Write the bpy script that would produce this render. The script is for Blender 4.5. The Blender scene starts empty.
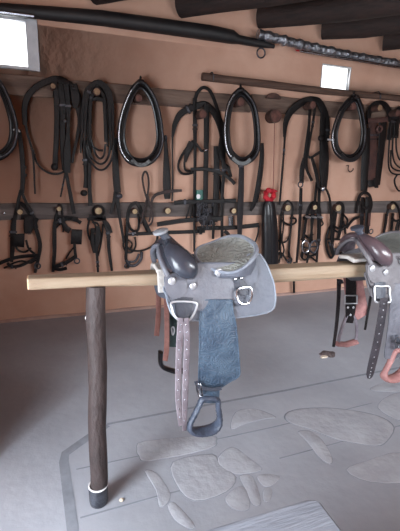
import bpy, bmesh, math, random
from mathutils import Vector, Matrix
random.seed(7)
S = bpy.context.scene
C = S.collection
V = Vector

# ------------------------------------------------------------------ camera
YAW, PITCH, ROLL, H, FP = 0.35425, 0.26007, 0.0319, 1.6, 400.0
CAM = V((0, 0, H))
Fw = V((math.sin(YAW)*math.cos(PITCH), math.cos(YAW)*math.cos(PITCH), -math.sin(PITCH)))
R0 = V((math.cos(YAW), -math.sin(YAW), 0)); U0 = R0.cross(Fw)
Rt = math.cos(ROLL)*R0 + math.sin(ROLL)*U0
Up = -math.sin(ROLL)*R0 + math.cos(ROLL)*U0
cd = bpy.data.cameras.new('camera'); cam = bpy.data.objects.new('camera', cd); C.objects.link(cam)
cam.matrix_world = Matrix(((Rt.x, Up.x, -Fw.x, 0), (Rt.y, Up.y, -Fw.y, 0), (Rt.z, Up.z, -Fw.z, H), (0, 0, 0, 1)))
cd.sensor_width = 36; cd.lens = FP/531*36; cd.clip_start = .02
S.camera = cam

def ray(px, py): return Fw + Rt*((px-200)/FP) - Up*((py-265.5)/FP)
def at(px, py, Y):
    d = ray(px, py); return CAM + d*(Y/d.y)
def fl(px, py, z=0.0):
    d = ray(px, py); return CAM + d*((z-H)/d.z)
WY = 4.06            # the plaster face of the back wall
def wl(px, py, off=0.0): return at(px, py, WY-off)

# ------------------------------------------------------------------ materials
def srgb(c):
    return tuple(((v/255)/12.92 if v/255 <= .04045 else ((v/255+.055)/1.055)**2.4) for v in c) + (1,)
def mat(name, col, rough=.5, metal=0, col2=None, scale=8, bump=0, bscale=None, stretch=(1, 1, 1), detail=5, spec=.5, lo=.35, hi=.65, coat=0):
    m = bpy.data.materials.new(name); m.use_nodes = True
    n = m.node_tree.nodes; l = m.node_tree.links; p = n['Principled BSDF']
    p.inputs['Roughness'].default_value = rough; p.inputs['Metallic'].default_value = metal
    p.inputs['Specular IOR Level'].default_value = spec
    p.inputs['Coat Weight'].default_value = coat
    p.inputs['Base Color'].default_value = srgb(col)
    tc = n.new('ShaderNodeTexCoord'); mp = n.new('ShaderNodeMapping'); mp.inputs['Scale'].default_value = stretch
    l.new(tc.outputs['Object'], mp.inputs['Vector'])
    if col2:
        t = n.new('ShaderNodeTexNoise'); t.inputs['Scale'].default_value = scale; t.inputs['Detail'].default_value = detail
        t.inputs['Roughness'].default_value = .62
        l.new(mp.outputs['Vector'], t.inputs['Vector'])
        r = n.new('ShaderNodeValToRGB'); r.color_ramp.elements[0].color = srgb(col); r.color_ramp.elements[1].color = srgb(col2)
        r.color_ramp.elements[0].position = lo; r.color_ramp.elements[1].position = hi
        l.new(t.outputs['Fac'], r.inputs['Fac']); l.new(r.outputs['Color'], p.inputs['Base Color'])
    if bump:
        b = n.new('ShaderNodeBump'); b.inputs['Strength'].default_value = bump; b.inputs['Distance'].default_value = .02
        t2 = n.new('ShaderNodeTexNoise'); t2.inputs['Scale'].default_value = bscale or scale*3; t2.inputs['Detail'].default_value = 6
        l.new(mp.outputs['Vector'], t2.inputs['Vector']); l.new(t2.outputs['Fac'], b.inputs['Height'])
        l.new(b.outputs['Normal'], p.inputs['Normal'])
    return m
def tooled(name, col, col2, rough, scale, strength=.6):
    m = mat(name, col, rough, 0, col2, 14, .2, 60)
    n = m.node_tree.nodes; l = m.node_tree.links; p = n['Principled BSDF']
    tc = [x for x in n if x.type == 'MAPPING'][0]
    v = n.new('ShaderNodeTexVoronoi'); v.inputs['Scale'].default_value = scale; v.feature = 'SMOOTH_F1'
    w = n.new('ShaderNodeMath'); w.operation = 'SINE'; k = n.new('ShaderNodeMath'); k.operation = 'MULTIPLY'; k.inputs[1].default_value = 22
    l.new(tc.outputs['Vector'], v.inputs['Vector']); l.new(v.outputs['Distance'], k.inputs[0]); l.new(k.outputs[0], w.inputs[0])
    b = n.new('ShaderNodeBump'); b.inputs['Strength'].default_value = strength; b.inputs['Distance'].default_value = .004
    l.new(w.outputs[0], b.inputs['Height']); l.new(b.outputs['Normal'], p.inputs['Normal'])
    return m
M = {}
M['adobe'] = mat('adobe', (188, 147, 127), .95, 0, (204, 166, 146), 1.6, .2, 9, lo=.3, hi=.7, spec=.1)
M['plaster'] = mat('plaster', (176, 150, 140), .95, 0, (160, 132, 124), 5, .3, 14, spec=.1)
M['cement'] = mat('cement', (141, 143, 151), .72, 0, (160, 162, 170), 1.5, .12, 22, lo=.3, hi=.72, spec=.3)
M['slab'] = mat('slab', (148, 149, 156), .7, 0, (166, 167, 174), 5, .25, 26, spec=.3)
M['seam'] = mat('seam', (116, 119, 127), .85, 0, (132, 135, 143), 9, spec=.2)
M['ceiling'] = mat('ceiling_board', (150, 112, 92), .95, 0, (120, 86, 70), 3, .3, 10, spec=.1)
M['viga'] = mat('viga', (48, 32, 28), .85, 0, (30, 20, 18), 6, .5, 12, stretch=(1, 1, 5))
M['darkpole'] = mat('dark_pole', (32, 29, 30), .55, 0, (20, 18, 20), 7, .2, 15)
M['rail'] = mat('rail_board', (120, 100, 88), .85, 0, (86, 68, 60), 4, .4, 14, stretch=(.4, 4, 4))
M['railold'] = mat('weathered_board', (104, 95, 92), .85, 0, (72, 64, 62), 4, .4, 14, stretch=(.4, 4, 4))
M['pole'] = mat('hung_pole', (98, 74, 62), .8, 0, (70, 50, 42), 6, .4, 14, stretch=(.4, 4, 4))
M['beam'] = mat('pale_beam', (148, 132, 112), .65, 0, (126, 104, 82), 5, .25, 20, stretch=(.5, 7, 7), lo=.3, hi=.75)
M['beamend'] = mat('beam_end', (222, 196, 160), .7, 0, (196, 160, 120), 20, .2)
M['post'] = mat('post_wood', (62, 50, 49), .65, 0, (46, 36, 35), 9, .5, 26, stretch=(2, 2, .8))
M['boot'] = mat('boot', (40, 41, 48), .4, 0, (66, 68, 76), 26, .3)
M['white'] = mat('white_paint', (222, 220, 222), .5)
M['bark'] = mat('bark', (88, 62, 54), .85, 0, (56, 38, 34), 14, .6, 22)
M['cut'] = mat('cut_wood', (196, 176, 142), .85, 0, (156, 132, 98), 22, .2)
M['cutdim'] = mat('dim_cut_wood', (150, 120, 92), .85, 0, (112, 86, 66), 18, .3)
M['cutdark'] = mat('old_cut_wood', (112, 74, 64), .85, 0, (74, 46, 42), 18, .3)
M['leather'] = mat('black_leather', (24, 20, 21), .5, 0, (14, 11, 12), 22, .3, 60, spec=.3)
M['leather2'] = mat('worn_black_leather', (42, 37, 39), .6, 0, (24, 21, 24), 18, .3, 60, spec=.3)
M['shiny'] = mat('polished_black_leather', (28, 27, 31), .3, 0, (19, 18, 21), 12, .1, 40)
M['brownstrap'] = mat('brown_leather', (84, 54, 48), .6, 0, (58, 36, 34), 12, .3, 50)
M['redstrap'] = mat('red_brown_leather', (134, 92, 84), .6, 0, (108, 70, 64), 16, .3, 60)
M['metal'] = mat('steel', (190, 192, 198), .25, 1, (150, 152, 158), 20)
M['chrome'] = mat('chrome', (190, 191, 196), .25, 1)
M['brightmetal'] = mat('nickel', (178, 178, 182), .4, .5)
M['iron'] = mat('dull_iron', (92, 92, 98), .45, .8, (60, 60, 66), 30, .3)
M['foil'] = mat('foil', (176, 180, 188), .3, .9, (110, 112, 120), 24, 1, 30)
M['rope'] = mat('dark_rope', (74, 62, 60), .85, 0, (46, 38, 38), 60, .6, 90)
M['red'] = mat('red_cloth', (196, 34, 48), .7, 0, (160, 24, 38), 16, .3)
M['green'] = mat('green_enamel', (38, 112, 96), .4, 0, (24, 84, 74), 16, .2)
M['darkgreen'] = mat('dark_green_webbing', (36, 54, 52), .8, 0, (26, 38, 40), 30, .4)
M['fleece'] = mat('fleece', (186, 182, 178), .95, 0, (166, 160, 156), 40, .4, 60)
M['sad'] = mat('dusty_sky_tinted_leather', (108, 109, 117), .45, 0, (84, 86, 95), 8, .2, 50, lo=.3, hi=.7)  # black leather: dust and bluish sky reflection put into the base colour
M['sadskirt'] = mat('dusty_sky_tinted_skirt', (100, 104, 115), .55, 0, (78, 82, 93), 7, .25, 50, lo=.3, hi=.7)  # skirt colour holds the same dust and reflected sky
M['saddark'] = mat('dark_saddle_leather', (62, 66, 76), .5, 0, (46, 48, 58), 10, .2, 50)
M['fork'] = mat('polished_fork_leather', (58, 61, 70), .26, 0, (44, 47, 56), 8, .08, 40, coat=.3)
M['horncap'] = mat('rawhide_cap', (150, 152, 156), .55, 0, (122, 124, 130), 20, .3)
M['edge'] = mat('pale_edge', (136, 142, 152), .5, 0, (112, 118, 130), 24)
M['seat'] = tooled('tooled_seat_leather', (150, 153, 148), (122, 126, 124), .6, 34, .45)
M['fender'] = tooled('tooled_fender_leather', (72, 89, 106), (48, 64, 82), .5, 44, .32)  # fender blue is sky reflection on black leather, painted into the colour
M['stirrup'] = mat('stirrup_leather', (70, 78, 94), .45, 0, (50, 56, 70), 20, .4, 40)
M['latigo'] = mat('latigo', (130, 122, 129), .65, 0, (106, 97, 105), 16, .3, 60)
M['latigo2'] = mat('black_latigo', (52, 48, 54), .5, 0, (38, 35, 40), 16, .3, 60)
M['sad2'] = mat('grey_brown_saddle_leather', (92, 88, 92), .55, 0, (74, 70, 74), 8, .2, 50)
M['fork2'] = mat('oxblood_fork_leather', (84, 66, 70), .3, 0, (60, 54, 60), 7, .1, 40, coat=.2)
M['seat2'] = mat('olive_seat_leather', (96, 98, 94), .6, 0, (78, 80, 78), 14, .3, 50)
M['fender2'] = mat('grey_fender_leather', (96, 96, 104), .6, 0, (78, 78, 86), 10, .3, 50)
M['pinkwood'] = mat('pinkish_leather', (168, 122, 118), .6, 0, (136, 94, 92), 14, .3, 50)
M['bench'] = mat('bench_plank', (150, 155, 166), .5, 0, (128, 133, 144), 5, .3, 18, stretch=(.6, 6, 6))
M['frame'] = mat('window_frame', (206, 208, 212), .6, 0, (186, 190, 196), 8)
M['dirt'] = mat('dirt', (104, 92, 92), .95, 0, (82, 70, 70), 30, 1, 40)
M['chip'] = mat('chip', (206, 190, 172), .8)
M['string'] = mat('string', (128, 84, 74), .9)
m = bpy.data.materials.new('window_glass'); m.use_nodes = True; M['glass'] = m
_n = m.node_tree.nodes; _l = m.node_tree.links
_mx = _n.new('ShaderNodeMixShader'); _t = _n.new('ShaderNodeBsdfTransparent'); _g = _n.new('ShaderNodeBsdfGlossy'); _g.inputs['Roughness'].default_value = .05
_mx.inputs[0].default_value = .06; _l.new(_t.outputs[0], _mx.inputs[1]); _l.new(_g.outputs[0], _mx.inputs[2]); _l.new(_mx.outputs[0], _n['Material Output'].inputs['Surface'])

# ------------------------------------------------------------------ mesh helpers
ORI = {}
class MB:
    def __init__(s): s.v = []; s.f = []
    def add(s, vs, fs):
        k = len(s.v); s.v += [V(v) for v in vs]; s.f += [tuple(i+k for i in f) for f in fs]; return s
    def xf(s, fn): s.v = [fn(v) for v in s.v]; return s
    def mirror(s, Y):
        s.v = [V((v.x, 2*Y-v.y, v.z)) for v in s.v]; s.f = [tuple(reversed(f)) for f in s.f]; return s
    def copy(s): m = MB(); m.v = [v.copy() for v in s.v]; m.f = list(s.f); return m
    def join(s, o): return s.add(o.v, o.f)
    def build(s, name, m, parent=None, bevel=0, ang=.75, seg=2):
        o0 = ORI[parent.name] if parent else None
        if parent is None:
            xs = [v.x for v in s.v]; ys = [v.y for v in s.v]; zs = [v.z for v in s.v]
            o0 = V(((min(xs)+max(xs))/2, (min(ys)+max(ys))/2, min(zs)))
        me = bpy.data.meshes.new(name); me.from_pydata([v-o0 for v in s.v], [], s.f)
        b = bmesh.new(); b.from_mesh(me)
        bmesh.ops.remove_doubles(b, verts=b.verts, dist=1e-5)
        bmesh.ops.recalc_face_normals(b, faces=b.faces)
        for f in b.faces: f.smooth = True
        for e in b.edges:
            if len(e.link_faces) == 2 and e.calc_face_angle(0) > ang: e.smooth = False
        b.to_mesh(me); b.free()
        me.materials.append(M[m])
        o = bpy.data.objects.new(name, me); C.objects.link(o)
        if parent: o.parent = parent
        else: o.location = o0
        ORI[o.name] = o0
        if bevel:
            md = o.modifiers.new('bevel', 'BEVEL'); md.width = bevel; md.segments = seg; md.limit_method = 'ANGLE'; md.angle_limit = .6
        return o
def tag(o, label, cat, group=None, kind=None):
    o['label'] = label; o['category'] = cat
    if group: o['group'] = group
    if kind: o['kind'] = kind
    return o
def thing(name, label, cat, loc, group=None):
    o = bpy.data.objects.new(name, None); C.objects.link(o); o.location = loc; o.empty_display_size = .05
    ORI[o.name] = V(loc); tag(o, label, cat, group); return o
def struct(o): o['kind'] = 'structure'; return o

def box(a, b, mb=None):
    mb = mb or MB(); x0, y0, z0 = a; x1, y1, z1 = b
    return mb.add([(x0,y0,z0),(x1,y0,z0),(x1,y1,z0),(x0,y1,z0),(x0,y0,z1),(x1,y0,z1),(x1,y1,z1),(x0,y1,z1)],
                  [(0,3,2,1),(4,5,6,7),(0,1,5,4),(1,2,6,5),(2,3,7,6),(3,0,4,7)])
def cr(pts, n=5, closed=False):
    """Catmull-Rom through tuples of any length"""
    P = [tuple(p) for p in pts]; out = []; N = len(P)
    if N < 3 and not closed:
        return [tuple(a+(b-a)*i/n for a, b in zip(P[0], P[1])) for i in range(n+1)]
    for i in range(N if closed else N-1):
        p1, p2 = P[i], P[(i+1) % N]
        p0 = P[i-1] if (closed or i) else tuple(2*a-b for a, b in zip(p1, p2))
        p3 = P[(i+2) % N] if (closed or i+2 < N) else tuple(2*b-a for a, b in zip(p1, p2))
        for j in range(n):
            t = j/n
            out.append(tuple(.5*(2*b+(c-a)*t+(2*a-5*b+4*c-d)*t*t+(3*b-a-3*c+d)*t**3) for a, b, c, d in zip(p0, p1, p2, p3)))
    if not closed: out.append(P[-1])
    return out
def skin(rings, closed=False, caps=True, mb=None):
    mb = mb or MB(); k = len(rings[0]); n = len(rings); vs = [p for r in rings for p in r]; fs = []
    for i in range(n if closed else n-1):
        j = (i+1) % n
        for a in range(k):
            b = (a+1) % k; fs.append((i*k+a, i*k+b, j*k+b, j*k+a))
    if caps and not closed: fs += [tuple(reversed(range(k))), tuple((n-1)*k+a for a in range(k))]
    return mb.add(vs, fs)
def tube(path, ra, rb=None, N=(0, 1, 0), k=10, closed=False, mb=None):
    """ra across (perpendicular to N), rb along N; floats or lists"""
    P = [V(p) for p in path]; n = len(P); N = V(N); rings = []
    for i, p in enumerate(P):
        a = P[i-1] if (i or closed) else p; b = P[(i+1) % n] if (i < n-1 or closed) else p
        T = (b-a).normalized() if (b-a).length > 1e-9 else V((0, 0, 1))
        A = T.cross(N)
        if A.length < 1e-4: A = T.cross(V((.3, .2, 1)))
        A.normalize(); B = A.cross(T)
        x = ra[i] if isinstance(ra, (list, tuple)) else ra
        y = x if rb is None else (rb[i] if isinstance(rb, (list, tuple)) else rb)
        rings.append([p + A*(x*math.cos(2*math.pi*q/k)) + B*(y*math.sin(2*math.pi*q/k)) for q in range(k)])
    return skin(rings, closed, True, mb)
def cyl(a, b, r0, r1=None, k=16, mb=None):
    a = V(a); b = V(b); d = (b-a).normalized(); N = V((0, 1, 0)) if abs(d.y) < .9 else V((1, 0, 0))
    return tube([a, b], [r0, r0 if r1 is None else r1], None, N, k, False, mb)
def ball(c, rx, ry, rz, mb=None, ku=12, kv=7):
    mb = mb or MB(); c = V(c); rings = []
    for i in range(1, kv):
        th = math.pi*i/kv
        rings.append([c+V((rx*math.sin(th)*math.cos(2*math.pi*j/ku), ry*math.sin(th)*math.sin(2*math.pi*j/ku), rz*math.cos(th))) for j in range(ku)])
    return skin(rings, False, True, mb)
def ring(c, R, r, axis='y', mb=None, k=18):
    c = V(c); P = []
    for i in range(k):
        a = 2*math.pi*i/k
        P.append(c + (V((R*math.cos(a), 0, R*math.sin(a))) if axis == 'y' else V((0, R*math.cos(a), R*math.sin(a)))))
    return tube(P, r, None, (0, 1, 0) if axis == 'y' else (1, 0, 0), 8, True, mb)

# straps and cords that hang on a plane y = Y-off, traced along their real run
def strap(path, w, off=.03, t=.007, Y=WY, n=4, mb=None):
    pts = cr([(p[0], p[1], p[2] if len(p) > 2 else w, p[3] if len(p) > 3 else off) for p in path], n)
    rings = []; L = len(pts)
    for i, (x, y, ww, o) in enumerate(pts):
        a = pts[max(i-1, 0)]; b = pts[min(i+1, L-1)]; dx, dy = b[0]-a[0], b[1]-a[1]; q = math.hypot(dx, dy) or 1
        nx, ny = -dy/q*ww/2, dx/q*ww/2; f = .78
        Yb = Y-o; Yf = Yb-t; Ym = Yb-t*.5
        rings.append([at(x+nx, y+ny, Ym), at(x+nx*f, y+ny*f, Yf), at(x-nx*f, y-ny*f, Yf), at(x-nx, y-ny, Ym), at(x-nx*f, y-ny*f, Yb), at(x+nx*f, y+ny*f, Yb)])
    return skin(rings, False, True, mb)
def pxm(Y, x=200, y=150): return (at(x, y+1, Y)-at(x, y, Y)).length
def cord(path, w, off=.03, Y=WY, n=4, closed=False, mb=None, k=8):
    pts = cr([(p[0], p[1], p[2] if len(p) > 2 else off) for p in path], n, closed)
    P = [at(x, y, Y-o) for x, y, o in pts]
    return tube(P, w*.5*pxm(Y, pts[0][0], pts[0][1]), None, (0, 1, 0), k, closed, mb)

# ------------------------------------------------------------------ the room
X0, X1, YB, ZC = -1.35, 7.5, -2.6, 3.06
def grid_wall(xs, zs, holes, y0, y1):
    mb = MB()
    for i in range(len(xs)-1):
        for j in range(len(zs)-1):
            if (i, j) in holes: continue
            box((xs[i], y0, zs[j]), (xs[i+1], y1, zs[j+1]), mb)
    return mb
W1 = (-.85, -.125, 2.31, 2.67); W2 = (2.85, 3.245, 2.385, 2.65)
xs = [X0, W1[0], W1[1], W2[0], W2[1], X1]; zs = [0, W1[2], W2[2], W2[3], W1[3], ZC]
struct(grid_wall(xs, zs, {(1, 1), (1, 2), (1, 3), (3, 2)}, WY, WY+.05).build('wall_back', 'adobe'))
DY0, DY1, DZ = -1.05, .95, 1.95           # daylight doorway in the left wall
mb = box((X0-.3, YB, 0), (X0, DY0, ZC)); box((X0-.3, DY1, 0), (X0, WY, ZC), mb); box((X0-.3, DY0, DZ), (X0, DY1, ZC), mb)
box((X0, 1.95, 0), (-.46, 2.1, 1.2), mb)       # unseen low partition added to shade the far-left wall foot
struct(mb.build('wall_left', 'adobe'))
struct(box((X1, YB, 0), (X1+.3, WY, ZC)).build('wall_right', 'adobe'))
mb = box((X0, YB-.3, 0), (1.2, YB, ZC)); box((1.0, YB, 0), (1.2, .05, ZC), mb); box((1.2, -.15, 0), (1.5, .05, ZC), mb); box((4.9, -.15, 0), (X1, .05, ZC), mb); box((1.5, -.15, 2.1), (4.9, .05, ZC), mb); box((1.5, -.15, 0), (4.9, .05, 1.36), mb)  # wide front opening and its high sill are made up to shape the fill
struct(mb.build('wall_front', 'adobe'))
struct(box((X0, YB, -.1), (X1, WY, 0)).build('floor', 'cement'))
mb = box((X0, YB, ZC), (1.2, WY, ZC+.12)); box((1.2, -.15, ZC), (X1, WY, ZC+.12), mb)
struct(mb.build('ceiling', 'ceiling'))
# plaster kick along the wall foot
mb = MB(); P = [V((x, WY-.006, 0)) for x in [X0+i*.25 for i in range(36)] if x < X1]
tube(P, [.028+.006*math.sin(i*1.7) for i in range(len(P))], .022, (0, 1, 0), 8, False, mb)
struct(mb.build('baseboard_back', 'plaster'))
# paved part of the floor: edging and joints
def strip(pts, w, z=.0012):
    P = [V((x, y, 0)) for x, y in pts]; rings = []
    for i, p in enumerate(P):
        T = (P[min(i+1, len(P)-1)]-P[max(i-1, 0)]).normalized(); A = V((-T.y, T.x, 0))*w/2
        rings.append([p+A, p+A+V((0, 0, z)), p-A+V((0, 0, z)), p-A])
    return skin(rings)
struct(strip([(.015, .2), (.005, 1.0), (-.005, 1.5), (-.03, 1.94), (-.02, 2.0), (.10, 2.09), (.23, 2.18)], .05).build('trim_1', 'seam'))
mb = strip([(.23, 2.185), (.8, 2.19), (1.5, 2.187), (2.2, 2.2), (3.6, 2.21)], .02)
mb.join(strip([(.03, 1.86), (.5, 1.855), (1.2, 1.85), (2.0, 1.87)], .008)).join(strip([(.03, 1.55), (.4, 1.56), (.75, 1.55)], .009))
mb.join(strip([(1.1, 1.6), (1.7, 1.61), (2.4, 1.63)], .008))
struct(mb.build('trim_2', 'seam'))
stones = [
 [(286,414),(300,409),(330,408),(362,412),(383,418),(394,428),(386,442),(376,446),(354,443),(335,439),(309,429),(288,422)],
 [(378,408),(385,398),(400,393),(412,398),(412,420),(395,419)], [(371,388),(386,383),(400,386),(404,392),(375,391)],
 [(298,432),(309,431),(322,440),(332,457),(330,464),(319,457),(306,440)], [(346,470),(367,461),(400,453),(412,480),(370,482)],
 [(218,458),(232,447),(249,458),(262,469),(252,473),(236,474),(223,469)], [(231,429),(236,412),(255,409),(276,417),(265,419),(245,424)],
 [(258,475),(280,476),(273,485),(263,486)], [(240,476),(253,477),(261,502),(253,505),(246,490)], [(228,494),(241,486),(248,493),(249,509),(236,510),(226,502)],
 [(264,489),(272,489),(270,500),(264,501)], [(137,449),(145,441),(209,436),(216,441),(209,449),(149,461),(139,456)],
 [(145,471),(156,473),(169,490),(169,501),(160,507),(156,490)], [(168,506),(175,503),(194,524),(190,529),(175,520)],
 [(173,462),(212,454),(220,465),(236,477),(226,492),(194,501),(176,484)]]
mb = MB(); mj = MB()
for st in stones:
    base = [fl(x, y) for x, y in st]
    P = [V(p) for p in cr([(q.x, q.y, 0) for q in base], 3, True)]
    c = sum(P, V())/len(P)
    def sc(k, z): return [V((c.x+(p.x-c.x)*k, c.y+(p.y-c.y)*k, z)) for p in P]
    skin([sc(1, 0), sc(.985, .002), sc(.94, .0028)], False, True, mb)
    skin([sc(1.018, 0), sc(1.014, .001)], False, True, mj)
struct(mb.build('trim_3', 'slab')); struct(mj.build('trim_4', 'seam'))

# windows
def window(nm, w, fw, depth, fm):
    root = bpy.data.objects.new(nm, None); C.objects.link(root); root.location = ((w[0]+w[1])/2, WY, w[2]); ORI[root.name] = root.location.copy(); struct(root)
    mb = MB(); y0, y1 = depth, depth+.05
    box((w[0]-fw[0], y0, w[2]-fw[1]), (w[0]+fw[2], y1, w[3]+fw[1]), mb); box((w[1]-fw[2], y0, w[2]-fw[1]), (w[1]+fw[0], y1, w[3]+fw[1]), mb)
    box((w[0]+fw[2], y0, w[3]-fw[2]), (w[1]-fw[2], y1, w[3]+fw[1]), mb); box((w[0]+fw[2], y0, w[2]-fw[1]), (w[1]-fw[2], y1, w[2]+fw[2]), mb)
    mb.build('window_frame', fm, root, bevel=.004)
    box((w[0]+.005, y0+.02, w[2]+.005), (w[1]-.005, y0+.026, w[3]-.005)).build('pane', 'glass', root)
window('window_1', W1, (.085, .02, .006), WY-.03, 'frame')
window('window_2', W2, (-.001, -.001, .012), WY+.0, 'frame')

# boards fixed along the wall
def board(name, label, pts_top, pts_bot, m, y0, bev=.006):
    mb = MB(); rings = []
    for (xa, ya), (xb, yb) in zip(pts_top, pts_bot):
        a = wl(xa, ya, .03); b = wl(xb, yb, .03)
        rings.append([V((a.x, y0, a.z)), V((a.x, WY, a.z)), V((a.x, WY, b.z)), V((a.x, y0, b.z))])
    return tag(skin(rings).build(name, m, None, bevel=bev), label, 'board')
def hb(name, label, x0, x1, z0, z1, m):
    mb = MB(); rings = []; n = max(2, int((x1-x0)/.3))
    for i in range(n+1):
        x = x0+(x1-x0)*i/n; d = .004*math.sin(i*2.1)
        rings.append([V((x, WY-.032, z1+d)), V((x, WY, z1+d)), V((x, WY, z0-d)), V((x, WY-.032, z0-d))])
    return tag(skin(rings).build(name, m, None, bevel=.005), label, 'board')
hb('hanger_board', 'upper brown hanger board at left, behind the large harness and the coiled reins', X0, 2.0, 2.085, 2.245, 'rail')
hb('hanger_board', 'upper brown hanger board at right, behind the bare peg and the breastplate', 2.004, 5.6, 2.105, 2.27, 'rail')
hb('hanger_board', 'lower dark weathered hanger board behind the bridles', X0, 5.6, 1.005, 1.155, 'railold')

# ------------------------------------------------------------------ pegs
def peg(px, py, r, label, face, length=.17, group='pegs in the upper board'):
    c = wl(px, py, length); a = V((c.x, WY+.0, c.z)); R = r*pxm(WY-length, px, py)
    o = cyl(a, c, R*.96, R, 14).build('wall_peg', 'bark'); tag(o, label, 'peg', group)
    cyl(c+V((0, .002, 0)), c-V((0, .004, 0)), R*.86, R*.8, 14).build('cut_face', face, o)
U, Lw = 'pegs in the upper board', 'pegs in the lower board'
peg(53, 86, 3, 'upper peg inside the tall arch of the leftmost large harness', 'cutdim')
peg(97, 91.5, 4, 'upper peg with pale face inside the coiled black reins', 'cutdim')
peg(139, 98, 4, 'upper peg inside the top of the collar left of centre', 'cutdark')
peg(203, 114, 4.5, 'upper peg inside the central tangled harness', 'cutdark')
peg(241, 102, 4.5, 'upper peg inside the collar right of the central harness', 'cutdark')
peg(276, 116, 7, 'large bare round peg with a dark face between collar and harness', 'cutdark', .12)
peg(313, 105, 4, 'upper peg under the arched harness left of the small window collar', 'cutdark')
peg(354, 106, 4.5, 'upper peg inside the collar below the small window', 'cutdark')
peg(380, 108, 3.6, 'upper peg inside the brown breastplate', 'cutdim')
peg(398, 113, 3.5, 'upper peg under the cord bundle at the right edge', 'cutdark')
peg(20, 212, 3, 'pale lower peg holding the leftmost bridle', 'cut', .1, Lw)
peg(59, 209, 2.6, 'pale lower peg holding the blinker bridle with a ring', 'cut', .1, Lw)
peg(98.5, 211, 4, 'round pale lower peg below the coiled reins', 'cut', .1, Lw)
peg(135, 211.5, 3, 'pale lower peg holding the bridle with the rope loop', 'cut', .1, Lw)
peg(168, 211, 3.4, 'pale lower peg behind the strap tail right of the rope loop', 'cut', .08, Lw)
peg(234, 211, 3, 'pale lower peg beside the broad strap above the saddle seat', 'cut', .08, Lw)
peg(288, 208, 3.6, 'pale lower peg right of the black sheath', 'cut', .1, Lw)
peg(315, 207.5, 2.8, 'pale lower peg behind the studded bridle', 'cut', .08, Lw)
peg(338.5, 208, 3.6, 'pale lower peg left of the second saddle horn', 'cut', .1, Lw)
peg(393, 207, 3, 'pale lower peg above the second saddle seat', 'cut', .1, Lw)
# half-round block above the bare peg
c = wl(272, 99, .03)
mb = MB(); rg = []
for yy in (WY-.034, WY-.075):
    rg.append([V((c.x+.085*math.cos(math.pi*i/10), yy, c.z+.055*math.sin(math.pi*i/10))) for i in range(11)])
skin(rg, mb=mb); tag(mb.build('wooden_block', 'bark', None, bevel=.004), 'small half-round wooden block on the upper board above the bare peg', 'block')
def nail(px, py, label, r=.012):
    c = wl(px, py, .035); mb = cyl((c.x, WY-.02, c.z), (c.x, WY-.045, c.z), r*.4, r*.4, 8); ball((c.x, WY-.047, c.z), r, .006, r, mb)
    tag(mb.build('nail', 'metal'), label, 'nail')
nail(4, 213, 'pale nail head on the lower board at the left edge')
nail(257.5, 200.5, 'pale nail head on the lower board beside the red knot', .009)
c = wl(348.5, 168)
mb = tube([V(p) for p in cr([(c.x-.03, WY-.03, c.z+.03), (c.x-.03, WY-.035, c.z-.02), (c.x, WY-.04, c.z-.045), (c.x+.035, WY-.04, c.z-.02), (c.x+.035, WY-.04, c.z)], 5)], .006)
cyl((c.x-.03, WY+.002, c.z+.03), (c.x-.03, WY-.034, c.z+.03), .006, .006, 8, mb)
tag(mb.build('wall_hook', 'brownstrap'), 'small curved hook on bare wall below the collar by the window', 'hook')

# ------------------------------------------------------------------ poles up high and ceiling logs
P = []; rr = []
for px, py, r in [(-14, 6.5, 6), (0, 9, 6.2), (50, 13.5, 7.2), (100, 18, 8), (160, 26, 8), (210, 33, 8), (232, 37, 7.2), (238, 39.5, 4.8), (262, 44, 4), (274, 46.5, 2.2)]:
    P.append(at(px, py, WY-.085)); rr.append(r*pxm(WY-.085, px, py))
t = thing('timber_pole', 'long dark timber pole with tapered tip below the ceiling logs', 'pole', P[4])
tube(P, rr, None, (0, 1, 0), 12).build('shaft', 'darkpole', t)
c = at(261, 53, WY-.085); ring(c, .045, .008).build('tip_ring', 'iron', t)
P = [at(-14, 10.5, WY-.17), at(6, 12.5, WY-.175), at(34, 16.2, WY-.18)]
tube(P, .011, None, (0, 1, 0), 8).build('metal_strip', 'metal', t)
t = thing('foil_pipe', 'pipe wrapped in crumpled silver foil along the wall top at right', 'pipe', wl(330, 48))
P = []; rr = []
for i in range(60):
    u = i/59; px = 258+u*170; py = 34+u*34+3*math.sin(u*3.14); P.append(at(px, py, WY-.12)); rr.append((5.2-1.6*u)*pxm(WY-.12, px, py)*(1+.16*math.sin(i*2.3)+.1*math.sin(i*5.1)))
tube(P, rr, None, (0, 1, 0), 12).build('foil_wrap', 'foil', t)
P = [at(300+i*13, 51+i*2.15, WY-.2) for i in range(10)]
tube(P, .012, None, (0, 1, 0), 8).build('bare_pipe', 'metal', t)
P = [at(px, py, WY-.07) for px, py in [(297, 48), (303, 49), (312, 50)]]
tube(P, .03, None, (0, 1, 0), 10).build('red_band', 'red', t)
t = thing('hanging_pole', 'thin brown wooden pole along the wall passing below the small window', 'pole', wl(300, 88))
P = [at(px, py, WY-.1) for px, py in [(202, 76.5), (230, 80), (270, 84.5), (310, 89.5), (350, 93.5), (400, 98.5), (440, 103)]]
tube(P, [.036, .036, .037, .036, .034, .033, .032], None, (0, 1, 0), 12).build('shaft', 'pole', t)
mb = MB()
for px, py in [(212, 78), (378, 96.5)]:
    c = at(px, py, WY-.1); mb.join(tube([(c.x, WY, c.z+.05), (c.x, WY-.1, c.z+.05), (c.x, WY-.14, c.z+.02), (c.x, WY-.14, c.z-.03)], .007, k=8)); 
mb.build('bracket', 'iron', t)
labs = ['leftmost ceiling log, only its end in view above the timber pole', 'dark ceiling log above the middle of the timber pole', 'dark ceiling log above the start of the foil pipe', 'dark ceiling log above the small window', 'rightmost ceiling log at the corner of the view']
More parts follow.
